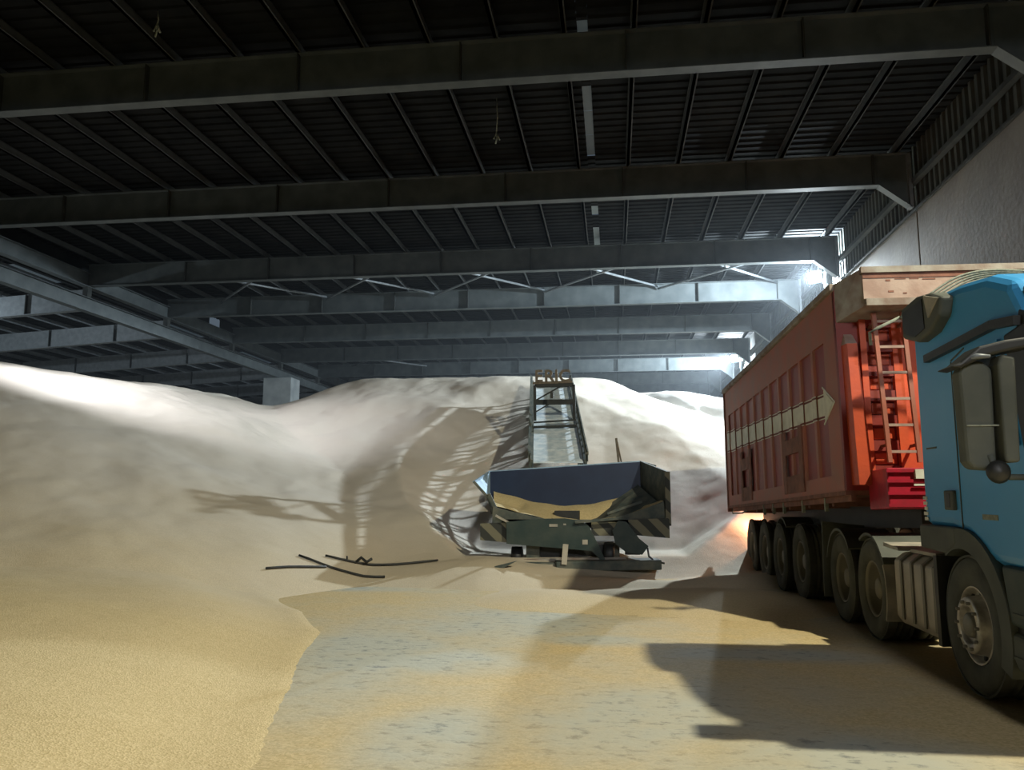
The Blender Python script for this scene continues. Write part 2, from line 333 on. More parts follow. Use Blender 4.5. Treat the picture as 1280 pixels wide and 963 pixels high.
# left bay beams
LBL = {5: 'left bay beam nearest the camera at the top left, unlit', 6: 'first visible left bay beam, dark, under the girders at the left edge',
       7: 'bright left bay beam above the crest of the left grain heap', 8: 'second bright left bay beam, behind and right of the first one',
       9: 'short left bay beam just left of the concrete column', 10: 'left bay beam beyond the concrete column'}
for i in range(5, 12):
    y = FR[i]; t = thing('side_beam', LBL.get(i, 'farthest left bay beam beyond the column'), 'beam', loc=(XG, y, ZL0), group='roof beams of the left bay')
    zb = lambda x: ZL0+.055*(x-XG)
    MB().prism([(XG-.1, zb(XG)), (XL, zb(XL)), (XL, zb(XL)+.78), (XG-.1, zb(XG)+.78)], 'y', y-.012, y+.012).build('web', M['galv'], t)
    MB().hexa([(XL, y-.13, zb(XL)-.02), (XG-.1, y-.13, zb(XG)-.02), (XG-.1, y+.13, zb(XG)-.02), (XL, y+.13, zb(XL)-.02), (XL, y-.13, zb(XL)), (XG-.1, y-.13, zb(XG)), (XG-.1, y+.13, zb(XG)), (XL, y+.13, zb(XL))]).build('bottom_flange', M['galv'], t)
    for k in range(7):
        x = XG-2.4-3.1*k; MB().box(x-.014, x+.014, y-.13, y+.13, zb(x), zb(x)+.76).build('stiffener', M['steel_dark'], t)
# twin girders along the valley
for nm, z, l in (('girder', 9.22, 'upper of the two long grey girders running away at the left'), ('girder', 8.30, 'lower of the two long grey girders, resting on the concrete column')):
    t = thing(nm, l, 'girder', loc=(XG, 20, z), group='long valley girders')
    MB().box(XG-.015, XG+.015, Y0, Y1, z, z+.5).build('web', M['steel'], t)
    MB().box(XG-.15, XG+.15, Y0, Y1, z-.02, z+.004).build('bottom_flange', M['steel'], t)
    MB().box(XG-.15, XG+.15, Y0, Y1, z+.48, z+.5).build('top_flange', M['steel'], t)
    if z < 9:
        for y in FR[4:]:
            MB().box(XG-.1, XG+.1, y-.12, y+.12, z+.5, 9.2).build('girder_stub', M['steel_dark'], t)
MB()
co = MB().box(-20.2, -18.5, 44.0, 45.3, 0, 8.28).build('concrete_column', M['column'], None, bevel=.03)
tag(co, 'square grey concrete column standing in the grain under the lower girder', 'column')
# bracing in two bays
def brace(label, p, q, r=.045):
    o = MB().tube([p, q], r, 8).build('brace_tube', M['galv']); tag(o, label, 'brace', 'roof bracing tubes'); return o
bx = [6.6, 1.9, -2.75, -7.4, -12.1, -16.9]
WHERE = ['nearest the lamp', 'above the conveyor', 'left of the conveyor', 'above the middle heap', 'next to the girders']
for k in range(5):
    z = BT-.12; a, b = bx[k], bx[k+1]; ya, yb = FR[6]+.1, FR[7]-.1
    brace('pale bracing tube behind the third beam rising left, '+WHERE[k], (a, yb, z), (b, ya, z))
    brace('darker bracing tube behind the third beam rising right, '+WHERE[k], (b, yb, z-.1), (a, ya, z-.1))
z = BT-.12
brace('far bracing tube crossing below the girders near the column, left one', (-17, FR[10]-.1, z), (-12, FR[9]+.1, z))
brace('far bracing tube crossing below the girders near the column, right one', (-12, FR[10]-.1, z-.1), (-17, FR[9]+.1, z-.1))
# wall lamps
def wall_lamp(p, label):
    t = thing('flood_lamp', label, 'lamp', loc=(p[0]+.35, p[1], p[2]-.1), group='flood lamps on the right wall')
    x, y, z = p
    n_ = Vector((-.62, -.72, -.30)).normalized(); sd_ = n_.cross(Vector((0, 0, 1))).normalized(); up_ = sd_.cross(n_); c0 = Vector((x+.22, y+.2, z))
    def slab(d0, d1, wd, ht):
        q = [c0+n_*d+sd_*a*wd+up_*b*ht for d in (d0, d1) for a, b in ((-1, -1), (1, -1), (1, 1), (-1, 1))]; return MB().hexa(q)
    slab(-.02, .09, .26, .22).build('lamp_housing', M['steel_dark'], t, bevel=.02)
    slab(.095, .11, .23, .19).build('lens', M['lens'], t)
    b = MB(); b.bar((x+.2, y, z-.1), (7.5, y, z-.35), .05); b.bar((x+.2, y, z+.1), (7.5, y, z+.1), .05); b.build('bracket', M['galv'], t)
    MB().tube([(7.42, y+.0, 8.6), (7.42, y, BT)], .05).build('mounting_pole', M['galv'], t)
wall_lamp(LAMPS[0], 'bright flood lamp on the right wall above the red trailer'); wall_lamp(LAMPS[1], 'farther bright flood lamp low beside the trailer rear edge')
# hanging wires
for (x, y, l, lb) in ((-2.45, 16.6, .9, 'frayed pale wire hanging from the dark roof above the heap'), (-8.1, 12.6, .35, 'short wire end hanging from the roof at the upper left')):
    z0 = DK; pts = [(x, y, z0), (x+.02, y, z0-l*.5), (x-.01, y, z0-l)]
    mb = MB().tube(pts, .012, 6); mb.tube([(x-.06, y, z0-l-.05), (x, y, z0-l+.1), (x+.07, y, z0-l-.08)], .018, 6); mb.tube([(x-.02, y, z0-l-.16), (x+.02, y, z0-l+.02)], .016, 6)
    tag(mb.build('hanging_wire', M['rope']), lb, 'wire')

# ------------------------------------------------------------------ grain
def fbm(X, Y, scale, octs=4, seed=0):
    rs = np.random.RandomState(seed); out = np.zeros_like(X); amp = 1
    for o in range(octs):
        G = rs.rand(256, 256); x = (X/scale)*2**o+50.3; y = (Y/scale)*2**o+33.7
        xi = np.floor(x).astype(int); yi = np.floor(y).astype(int); fx = x-xi; fy = y-yi; fx = fx*fx*(3-2*fx); fy = fy*fy*(3-2*fy)
        g = lambda a, b: G[(xi+a) % 256, (yi+b) % 256]
        out += amp*((g(0, 0)*(1-fx)+g(1, 0)*fx)*(1-fy)+(g(0, 1)*(1-fx)+g(1, 1)*fx)*fy-.5); amp *= .5
    return out
def ridge(X, Y, pts, s, rnd=.5):
    best = np.full_like(X, -1e9)
    for (a, b) in zip(pts[:-1], pts[1:]):
        ax, ay, az = a; bx_, by, bz = b; dx, dy = bx_-ax, by-ay; L2 = dx*dx+dy*dy
        t = np.clip(((X-ax)*dx+(Y-ay)*dy)/L2, 0, 1); d = np.hypot(X-ax-t*dx, Y-ay-t*dy)
        best = np.maximum(best, az+t*(bz-az)-s*(np.sqrt(d*d+rnd*rnd)-rnd))
    return best
def terrain(X, Y):
    wx = X+.9*fbm(X, Y, 5, 3, 11); wy = Y+.9*fbm(X, Y, 5, 3, 12)
    left = ridge(wx, wy, [(-30, 14.5, 5.0), (-22, 17, 5.0), (-16.05, 19, 5.05), (-14.4, 21.5, 4.95), (-13.7, 25.5, 4.98), (-13.9, 31, 4.5), (-15, 36, 3.9)], .43, .8)
    mid = ridge(wx, wy, [(-11.6, 29.5, 4.9), (-9.7, 28, 5.6), (-4.8, 27.3, 5.55), (-1.7, 27, 5.53), (-.5, 27.3, 5.42), (3.8, 28.5, 4.1), (8, 30, 3.6)], .47, .5)
    far = ridge(wx, wy, [(-40, 46, 6), (-21, 46, 7.0), (-15, 47, 6.0), (-6, 44, 6.2), (2.7, 42, 6.85), (6, 44, 6.6), (9, 44, 6.5)], .42, 1.0)
    # shallow apron of golden corn spread over the front left
    toe = np.interp(Y, [0, 4.7, 6, 7.3, 9, 10.5, 12, 13.4, 16], [-1.7, -2.05, -2.5, -2.95, -3.4, -4.3, -5.6, -7.2, -9])+.11*fbm(X, Y, 1.5, 3, 5)
    d = toe-X; apron = np.where(d > 0, .28*(1-np.exp(-(d*.8)**2))+.05*d, d*.3)
    a2 = ridge(wx, wy, [(-14, 11.5, 1.3), (-9.5, 13.2, .55)], .20, .6); apron = np.maximum(apron, a2)
    mound = ridge(X+.3*fbm(X, Y, 1.5, 3, 8), Y, [(-4.2, 14.8, .16), (-2.3, 14.9, .34), (-1.5, 14.3, .12), (1.0, 14.2, .06), (3.4, 15.2, .20)], .24, .4)
    m2 = ridge(X+.3*fbm(X, Y, 1.5, 3, 9), Y, [(-.8, 12.2, .10), (1.6, 12.2, .14)], .10, .4)
    dune = ridge(X, Y+.3*fbm(X, Y, 1.5, 3, 18), [(3.2, 19.6, 1.5), (7.4, 19.8, 2.2)], .5, .4)
    A = np.stack([left, mid, far, apron, np.maximum(mound, m2), dune]); rip = .15*fbm(X, Y, 1.6, 4, 3)
    k = 5.; mx = A.max(0); H = mx+np.log(np.exp(k*(A-mx)).sum(0))/k-.0
    idx = A.argmax(0); H = mx+(H-mx)*.6
    dx = np.maximum(np.maximum(-3.0-X, X-1.4), 0); dy = np.maximum(np.maximum(15.4-Y, Y-17.9), 0)
    H = np.minimum(H, .34+.62*np.hypot(dx, dy))      # dug clear around the hopper
    H = H+rip*np.clip(H, 0, 1)*(.35+.65*np.clip(Y/20, 0, 1)); return H, idx
def heap(xs, ys, tags, hold=[]):
    X, Y = np.meshgrid(xs, ys); H, I = terrain(X, Y); ny, nx = X.shape
    P = np.stack([X, Y, H], -1).reshape(-1, 3)
    g = np.arange(nx*ny).reshape(ny, nx); q = np.stack([g[:-1, :-1], g[:-1, 1:], g[1:, 1:], g[1:, :-1]], -1).reshape(-1, 4)
    hm = np.maximum.reduce([H.reshape(-1)[q[:, j]] for j in range(4)]); dom = I.reshape(-1)[q[:, 0]]
    keep = hm > 0.004
    out = []
    for i, (nm, lb, m) in enumerate(tags):
        qq = q[keep & (dom == i)]
        if len(qq) == 0: continue
        u, inv = np.unique(qq, return_inverse=True); me = bpy.data.meshes.new(nm)
        me.from_pydata(P[u].tolist(), [], inv.reshape(-1, 4).tolist()); me.polygons.foreach_set('use_smooth', [True]*len(qq))
        me.materials.append(m); o = bpy.data.objects.new(nm, me); COL.objects.link(o); WM[o.name] = Matrix(); tag(o, lb, 'grain', None, 'stuff'); out.append(o)
    return out
xs = np.concatenate([np.arange(-45.9, -26, .5), np.arange(-26, 7.58, .085)])
ys = np.concatenate([np.arange(.4, 12, .10), np.arange(12, 33, .085), np.arange(33, 60, .3)])
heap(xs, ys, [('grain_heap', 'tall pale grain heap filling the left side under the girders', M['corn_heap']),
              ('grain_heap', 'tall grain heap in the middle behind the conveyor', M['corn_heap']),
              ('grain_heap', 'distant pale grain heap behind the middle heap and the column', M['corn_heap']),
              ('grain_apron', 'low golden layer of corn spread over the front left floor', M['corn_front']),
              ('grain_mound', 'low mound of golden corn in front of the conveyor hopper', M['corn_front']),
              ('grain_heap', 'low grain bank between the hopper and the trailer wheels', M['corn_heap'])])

# ------------------------------------------------------------------ wheels
TYRE = [(.30, -.12), (.34, -.145), (.44, -.155), (.50, -.14), (.525, -.11), (.525, -.04), (.51, -.035), (.51, -.02), (.525, -.015), (.525, .015), (.51, .02), (.51, .035), (.525, .04), (.525, .11), (.50, .14), (.44, .155), (.34, .145), (.30, .12)]
def wheel(parent, c, kind, r=.525, dual=False):
    """c = centre of the outer tyre; outer face looks to -x"""
    s = r/.525; mb = MB().lathe([(a*s, b) for a, b in TYRE], c, 'x', 48, closed=True)
    for k in range(48):       # shoulder tread blocks
        t = 2*math.pi*(k+.5)/48; cy, cz = math.cos(t), math.sin(t)
        for sx in (-.115, .115):
            p = Vector((c[0]+sx, c[1]+cy*(r-.004), c[2]+cz*(r-.004))); q = Vector((c[0]+sx, c[1]+cy*(r+.014), c[2]+cz*(r+.014)))
            mb.bar(p, q, .075, .036, up=(1, 0, 0))
    if dual: mb.lathe([(a*s, b+.34) for a, b in TYRE], c, 'x', 32, closed=True)
    w_ = mb.build('wheel', M['tyre'], parent)
    if kind == 'front':
        rim = MB().lathe([(.30, -.125), (.288, -.128), (.278, -.09), (.264, -.06), (.236, -.06), (.226, -.10), (.218, -.165), (.208, -.18), (.150, -.182), (.142, -.15), (.11, -.14), (.0, -.14)], c, 'x', 40)
        rim.build('rim', M['silver'], w_)
        hb = MB().lathe([(.10, -.13), (.095, -.175), (.078, -.19), (0, -.19)], c, 'x', 24)
        hb.build('hub_cap', M['rim'], w_)
        nt = MB()
        for k in range(10):
            t = 2*math.pi*k/10; nt.lathe([(.014, -.17), (.014, -.205), (0, -.207)], (c[0], c[1]+.180*math.cos(t), c[2]+.180*math.sin(t)), 'x', 6)
        nt.build('wheel_nuts', M['rim'], w_)['kind'] = 'stuff'
        hh = MB()
        for k in range(10):
            t = 2*math.pi*(k+.5)/10; hh.lathe([(0, -.075), (.024, -.075), (.024, -.02)], (c[0], c[1]+.250*math.cos(t), c[2]+.250*math.sin(t)), 'x', 10)
        hh.build('hand_holes', M['black'], w_)['kind'] = 'stuff'
    else:
        rim = MB().lathe([(.30, -.125), (.29, -.13), (.275, -.09), (.27, .02), (.235, .03), (.19, .0), (.17, .01), (.12, .01), (.115, -.07), (.10, -.085), (0, -.085)], c, 'x', 36)
        rim.build('rim', M['rim'], w_)
    return w_

# ------------------------------------------------------------------ tractor unit
T = thing('tractor_unit', 'blue cab tractor truck at the right edge coupled to the red trailer', 'truck', loc=(4.0, 7.2, 0))
X0 = 2.75; X1 = 5.22
prof = [(7.68, 1.27), (7.07, 1.27), (6.73, 1.21), (6.56, 1.09), (6.45, 1.03), (5.95, 1.02), (5.55, 1.03), (5.42, 1.10), (5.46, 1.75), (5.62, 2.62), (5.66, 2.82), (5.80, 3.03), (6.15, 3.16), (6.6, 3.22), (7.1, 3.25), (7.5, 3.24), (7.68, 3.2)]
cab = MB().prism(prof, 'x', X0, X1).build('cab_body', M['blue'], T, bevel=.09)
# glasshouse: recessed side glass, pillar, windshield, gutter
sg = MB().prism([(6.72, 1.92), (6.75, 2.45), (6.55, 2.58), (6.03, 2.60), (5.88, 1.93)], 'x', X0-.012, X0+.05)
sg.build('side_window', M['glass'], T, bevel=.01)
fr = MB()
pw = [(6.76, 1.88), (6.79, 2.47), (6.57, 2.62), (6.0, 2.645), (5.84, 1.88)]; qw = [(6.72, 1.92), (6.75, 2.45), (6.55, 2.58), (6.04, 2.60), (5.89, 1.92)]
for i in range(5):
    j = (i+1) % 5; fr.hexa([(X0-.03, *pw[i]), (X0-.03, *pw[j]), (X0+.02, *pw[j]), (X0+.02, *pw[i]), (X0-.03, *qw[i]), (X0-.03, *qw[j]), (X0+.02, *qw[j]), (X0+.02, *qw[i])])
fr.build('window_frame', M['blue'], T)
pl = MB(); pl.prism([(5.93, 2.66), (5.60, 2.70), (5.40, 1.75), (5.36, 1.2), (5.62, 1.2), (5.78, 1.86)], 'x', X0-.02, X0+.12); pl.build('corner_pillar', M['black'], T, bevel=.02)
ws = MB().hexa([(X0+.12, 5.36, 1.75), (X1-.12, 5.36, 1.75), (X1-.12, 5.5, 1.75), (X0+.12, 5.5, 1.75), (X0+.14, 5.55, 2.72), (X1-.14, 5.55, 2.72), (X1-.14, 5.7, 2.72), (X0+.14, 5.7, 2.72)]); ws.build('windshield', M['glass'], T)
MB().prism([(5.72, 2.80), (5.35, 2.62), (5.33, 2.52), (5.40, 2.50), (5.78, 2.68)], 'x', X0+.0, X1-.0).build('sun_visor', M['black'], T, bevel=.01)
gt = MB(); gp = [(7.30, 2.72), (6.8, 2.735), (6.35, 2.75), (6.05, 2.76), (5.70, 2.72)]
for a, b in zip(gp[:-1], gp[1:]): gt.bar((X0-.015, a[0], a[1]), (X0-.015, b[0], b[1]), .07, .065)
gt.build('rain_gutter', M['black'], T)
MB().box(X0+.05, X0+.3, 5.60, 5.75, 2.86, 2.97).build('marker_lamp', M['black'], T, bevel=.02)
# door seam
ds = MB(); dp = [(6.86, 1.9), (6.86, 1.24)]
ds.bar((X0-.002, 6.86, 2.62), (X0-.002, 6.86, 1.26), .012, .008, up=(1, 0, 0)); ds.bar((X0-.002, 6.86, 2.63), (X0-.002, 6.6, 2.69), .008, .012); ds.build('door_seam', M['plastic'], T)
MB().box(X0-.004, X0+.01, 7.28, 7.5, 1.94, 1.955).build('scratch', M['plastic'], T)
MB().box(X0-.03, X0+.02, 6.95, 7.13, 1.42, 1.58).build('lock_plate', M['plastic'], T, bevel=.012)
MB().box(X0-.034, X0, 7.0, 7.08, 1.44, 1.56).build('lock_barrel', M['black'], T, bevel=.01)
st = MB()
for i, (w1, zz) in enumerate([(.09, 1.50), (.09, 1.455), (.07, 1.41), (.09, 1.365), (.08, 1.32)]): st.box(X0-.006, X0, 7.56, 7.56+w1, zz, zz+.03)
st.build('worn_sticker', M['white'], T)
MB().box(X0-.004, X0, 6.25, 6.5, 1.36, 1.40).build('scuff', M['rope'], T)
# mirrors
mr = MB(); mr.prism([(2.26, 1.76), (2.29, 1.71), (2.44, 1.70), (2.46, 2.36), (2.40, 2.42), (2.28, 2.40), (2.25, 2.34)], 'y', 5.50, 5.64); mr.build('mirror_housing', M['plastic'], T, bevel=.03)
mr = MB(); mr.prism([(2.465, 1.75), (2.555, 1.75), (2.575, 2.43), (2.49, 2.45), (2.465, 2.38)], 'y', 5.44, 5.60); mr.build('mirror_bracket', M['plastic'], T, bevel=.02)
mr = MB(); mr.prism([(2.17, 2.37), (2.24, 2.40), (2.36, 2.50), (2.52, 2.54), (2.68, 2.56), (2.72, 2.50), (2.55, 2.47), (2.40, 2.435), (2.24, 2.36)], 'y', 5.44, 5.68); mr.build('mirror_arm', M['black'], T, bevel=.02)
MB().tube([(2.27, 5.47, 2.415), (2.34, 5.44, 2.435), (2.42, 5.44, 2.432)], [.012, .02, .012], 8).build('mirror_lamp', M['galv'], T)
MB().box(2.27, 2.47, 5.49, 5.50, 1.985, 1.995).build('mirror_trim', M['rope'], T)
MB().tube([(2.40, 5.50, 1.80), (2.42, 5.50, 1.70), (2.55, 5.6, 1.66), (2.76, 5.7, 1.66)], .02, 8).build('mirror_stay', M['plastic'], T)
mm = MB().lathe([(0, -.05), (.05, -.045), (.075, -.01), (.06, .03), (0, .04)], (2.42, 5.46, 1.69), 'y', 20); mm.build('kerb_mirror', M['black'], T)
# side air intake / deflector
bx_ = MB().prism([(7.62, 3.24), (7.25, 3.27), (6.95, 3.23), (6.72, 3.14), (6.78, 3.0), (7.0, 2.90), (7.3, 2.87), (7.62, 2.96)], 'x', X0-.10, X0+.30); bx_.build('air_intake', M['plastic'], T, bevel=.03)
MB().prism([(7.57, 3.19), (7.10, 3.21), (7.08, 2.95), (7.3, 2.92), (7.57, 3.0)], 'x', X0-.108, X0-.09).build('intake_grille', M['black'], T)
MB().prism([(7.05, 3.23), (6.76, 3.14), (6.98, 3.02)], 'x', X0-.112, X0-.09).build('intake_trim', M['fender'], T)
# arch, fender, steps, bumper
C = (6.88, .53)
def arc_strip(r0, r1, a0, a1, xa, xb, name, m, c=C, n=16, par=T):
    mb = MB()
    for k in range(n):
        t0 = math.radians(a0+(a1-a0)*k/n); t1 = math.radians(a0+(a1-a0)*(k+1)/n)
        P = lambda r, t, x: (x, c[0]+r*math.cos(t), c[1]+r*math.sin(t))
        mb.hexa([P(r0, t0, xa), P(r0, t1, xa), P(r0, t1, xb), P(r0, t0, xb), P(r1, t0, xa), P(r1, t1, xa), P(r1, t1, xb), P(r1, t0, xb)])
    return mb.build(name, m, par)
arc_strip(.59, .75, 60, 200, X0-.03, X0+.32, 'wheel_arch', M['plastic'])
MB().prism([(7.70, 1.08), (7.70, 1.285), (6.95, 1.285), (6.95, 1.15), (7.15, 1.06)], 'x', X0-.036, X0+.32).build('rear_fender', M['plastic'], T, bevel=.02)
MB().box(X0+.3, X1-.3, 6.2, 7.6, .75, 1.27).build('engine_bay', M['black'], T)
MB().prism([(6.24, 1.05), (5.42, 1.04), (5.36, .9), (5.36, .62), (6.16, .64)], 'x', X0-.02, X1).build('step_panel', M['green'], T, bevel=.03)
MB().prism([(6.16, .60), (5.40, .56), (5.34, .30), (6.10, .33), (6.20, .45)], 'x', X0-.02, X1).build('bumper', M['plastic'], T, bevel=.04)
MB().box(X0+.02, X1-.1, 5.5, 6.14, .52, .70).build('step_recess', M['black'], T)
MB().box(X0-.03, X0+.1, 5.4, 6.1, .715, .735).build('step_edge', M['plastic'], T)
MB().box(X0-.03, X0+.1, 5.38, 6.12, .42, .44).build('bumper_trim', M['plastic'], T)
# chassis
MB().box(3.4, 3.5, 6, 11.0, .72, .98).build('chassis_rail', M['black'], T); MB().box(4.5, 4.6, 6, 11.0, .72, .98).build('chassis_rail', M['black'], T)
tk = MB().prism([(X0+.02, .36), (X0+.08, .28), (3.35, .28), (3.40, .36), (3.40, .92), (3.34, .98), (X0+.12, .98), (X0+.02, .90)], 'y', 7.52, 8.62); tk.build('fuel_tank', M['tank'], T, bevel=.03)
for y in (7.54, 7.80, 8.08, 8.36):
    s_ = MB()
    tp = [(X0+.01, .35), (X0+.01, .905), (X0+.115, .99), (3.3, .99)]
    for a, b in zip(tp[:-1], tp[1:]): s_.bar((a[0], y+.03, a[1]), (b[0], y+.03, b[1]), .05, .012, up=(0, 0, 1) if a[0] != b[0] else (1, 0, 0))
    s_.build('tank_strap', M['rim'], T)
MB().box(X0+.0, X0+.5, 7.46, 7.53, .26, 1.02).build('tank_end_plate', M['black'], T)
MB().prism([(X0+.05, 1.0), (X0+.5, 1.06), (X0+.5, 1.08), (X0+.05, 1.03)], 'y', 7.6, 8.2).build('tank_cover', M['fender'], T)
MB().box(3.0, 4.9, 7.72, 8.1, .9, 2.2).build('air_duct_stack', M['black'], T)
MB().lathe([(.5, 0), (.5, .08), (0, .1)], (4.0, 10.0, 1.18), 'z', 24).build('fifth_wheel', M['black'], T)
D1, D2 = (9.38, .53), (10.58, .53)
wheel(T, (2.92, 6.88, .53), 'front')
for c in (D1, D2): wheel(T, (2.92, c[0], c[1]), 'rear', dual=True)
for y, k in ((6.88, 'front'), (9.38, 'rear'), (10.58, 'rear')):
    w_ = wheel(T, (5.05, y, .53), 'rear', dual=False)
MB().tube([(3.0, 6.88, .53), (5.0, 6.88, .53)], .07).build('axle', M['black'], T)
for c in (D1, D2): MB().tube([(3.0, c[0], c[1]), (5.0, c[0], c[1])], .09).build('axle', M['black'], T)
arc_strip(.57, .60, 60, 150, X0+.0, X0+.56, 'drive_fender', M['plastic'], D1)
arc_strip(.57, .60, 150, 207, X0-.01, X0+.58, 'drive_fender', M['fender'], D1)
arc_strip(.57, .60, 20, 140, X0+.0, X0+.56, 'drive_fender', M['plastic'], D2)
MB().prism([(8.84, 1.06), (8.42, 1.03), (8.40, 1.0), (8.84, 1.02)], 'x', X0, X0+.6).build('fender_top', M['fender'], T)
MB().quad((2.72, 11.26, .22), (3.30, 11.26, .22), (3.30, 11.2, 1.12), (2.72, 11.2, 1.16), .03).build('mud_flap', M['plastic'], T)
MB().bar((2.72, 11.2, 1.17), (3.4, 11.2, 1.10), .05).build('flap_bar', M['plastic'], T)

# ------------------------------------------------------------------ tipper trailer (own frame: nose a little high)
d_ = Vector((-.0347, .9987, -.0369)).normalized(); r_ = Vector((d_.y, -d_.x, 0)).normalized(); u_ = r_.cross(d_)
TM = Matrix(((r_.x, d_.x, u_.x, 2.65), (r_.y, d_.y, u_.y, 9.7), (r_.z, d_.z, u_.z, 1.59), (0, 0, 0, 1)))
R = thing('tipper_trailer', 'red ribbed tipper trailer with a white arrow stripe behind the blue cab', 'trailer', mtx=TM)
class LB(MB):   # builds in the trailer's own coordinates
    def build(s, name, m, parent=None, bevel=0, fix=True):
        s.v = [tuple(TM @ Vector(v)) for v in s.v]; return super().build(name, m, parent, bevel, fix)
LT, WT, HT = 7.72, 2.45, 2.40
LB().box(0.028, WT-.06, .05, LT, .02, HT-.02).build('body', M['red'], R)
CH0, CHP, CHW, CZ0, CZ1, DP = .52, .635, .47, .20, 1.86, .06
chan = [(CH0+CHP*k, CH0+CHP*k+CHW) for k in range(11)]
for k in range(len(chan)+1):      # raised ribs between the channels
    a = chan[k-1][1] if k else .0; b = chan[k][0] if k < len(chan) else LT
    mb = LB(); e = .035 if 0 < k < len(chan) else 0
    mb.hexa([(0, a+e, CZ0), (0, b-e, CZ0), (.03, b, CZ0), (.03, a, CZ0), (0, a+e, CZ1), (0, b-e, CZ1), (.03, b, CZ1), (.03, a, CZ1)])
    mb.build('side_rib', M['rib'], R)
LB().hexa([(0, 0, CZ1), (0, LT, CZ1), (.07, LT, CZ1), (.07, 0, CZ1), (-.0, 0, HT), (-.0, LT, HT), (.07, LT, HT), (.07, 0, HT)]).build('top_side_band', M['rib'], R)
LB().hexa([(-.0, 0, 0), (-.0, LT, 0), (.07, LT, 0), (.07, 0, 0), (0, 0, CZ0), (0, LT, CZ0), (.07, LT, CZ0), (.07, 0, CZ0)]).build('bottom_side_band', M['rib'], R)
tr = LB(); tr.box(-.05, .09, -.02, LT+.03, HT-.02, HT+.07); tr.build('top_rail', M['dust'], R, bevel=.015)
LB().box(WT-.09, WT+.05, -.02, LT+.03, HT-.02, HT+.07).build('top_rail', M['dustred'], R)
LB().box(-.02, .06, LT-.02, LT+.07, -.12, HT+.02).build('rear_post', M['rust'], R)
LB().box(0.0, WT, LT, LT+.06, 0, HT).build('tailgate', M['red'], R)
LB().box(-.01, WT, 0, LT, -.05, .0).build('floor_edge', M['rust'], R)
# white arrow painted over ribs and channels: strips that follow the steps
def arrow_z(y): return 1.06+.035*y
segs = []
bounds = [(1.02, chan[1][0])] if False else []
ys_ = [.62]
for a, b in chan: ys_ += [a, b]
ys_ = sorted(set([y for y in ys_ if y > .62]+[.62, LT-.15]))
aw = LB(); al = LB(); al2 = LB(); aw2 = LB(); aw3 = LB()
for a, b in zip(ys_[:-1], ys_[1:]):
    mid_ = (a+b)/2; inch = any(c0 <= mid_ <= c1 for c0, c1 in chan); x = .023 if inch else -.004
    hh = .115+.006*a if a < 6.5 else .18
    for m0, lo, hi in ((aw, -hh, hh), (al, hh+.004, hh+.024), (al2, -hh-.024, -hh-.004), (aw2, hh+.028, hh+.040), (aw3, -hh-.040, -hh-.028)):
        z0, z1 = arrow_z(a), arrow_z(b); m0.hexa([(x, a, z0+lo), (x, b, z1+lo), (x+.01, b, z1+lo), (x+.01, a, z0+lo), (x, a, z0+hi), (x, b, z1+hi), (x+.01, b, z1+hi), (x+.01, a, z0+hi)])
lab(aw.build('arrow_stripe', M['white'], R), 'dirty white painted arrow shaft'); aw2.build('arrow_edge_line', M['white'], R); aw3.build('arrow_edge_line', M['white'], R); lab(al2.build('arrow_outline', M['outline'], R), 'thin dark line beside the arrow'); lab(al.build('arrow_outline', M['outline'], R), 'thin dark line beside the arrow')
def tri(mb, pts, x0, x1):
    mb.prism(pts, 'x', x0, x1)
ah = LB(); tri(ah, [(.62, arrow_z(.6)-.19), (.26, arrow_z(.2)), (.62, arrow_z(.6)+.19)], -.006, 0.01); lab(ah.build('arrow_head', M['white'], R), 'dirty white arrow head pointing to the cab')
ao = LB(); hz = arrow_z(.2)
ao.bar((-.007, .655, arrow_z(.6)+.235), (-.007, .20, hz), .02, .01, up=(1, 0, 0)); ao.bar((-.007, .655, arrow_z(.6)-.235), (-.007, .20, hz), .02, .01, up=(1, 0, 0)); ao.build('arrow_head_line', M['white'], R)
# repair plates
for (a, b, z0, z1) in ((1.72, 2.83, .06, .98), (5.25, 6.2, .05, .98)):
    t_ = LB().box(-.02, .0, a, a+.18, z0, z1); t_.box(-.02, 0, b-.18, b, z0, z1); t_.box(-.02, 0, a+.18, b-.18, z1-.36, z1-.14); t_.box(-.016, 0, a+.16, b-.16, z0, z0+.25)
    lab(t_.build('repair_plate', M['rust'], R), 'brown welded repair plate')
# front wall with posts, stiffeners, ladder
LB().box(.0, WT, -.02, .06, 0, HT).build('front_wall', M['red'], R)
fw = LB().hexa([(.10, -.16, .06), (.26, -.16, .06), (.32, 0, .06), (.06, 0, .06), (.07, -.16, 1.70), (.18, -.16, 1.70), (.24, 0, 1.70), (.04, 0, 1.70)]); fw.build('front_post', M['orange'], R)
LB().hexa([(.06, -.14, 1.70), (.19, -.14, 1.70), (.24, 0, 1.70), (.04, 0, 1.70), (.08, -.02, 1.84), (.17, -.02, 1.84), (.19, 0, 1.84), (.07, 0, 1.84)]).build('post_cap', M['dustred'], R)
LB().box(WT-.4, WT-.14, -.16, 0, .06, 1.8).build('front_post', M['orange'], R)
for k in range(7):
    z = .16+.29*k; LB().box(.24, .62, -.09, 0, z, z+.12).build('stiffener_rail', M['red'], R)
LB().box(.60, .70, -.10, 0, .05, 2.0).build('inner_post', M['orange'], R)
LB().box(.24, .31, -.10, 0, .05, 2.0).build('inner_post', M['orange'], R)
for k in range(6):
    z = .30+.29*k; LB().box(.34, .58, -.03, 0, z, z+.13).build('front_panel', M['orange'], R, bevel=.01)
LB().box(.70, WT-.4, -.03, 0, .05, 1.95).build('front_panel', M['orange'], R)
ld = LB()
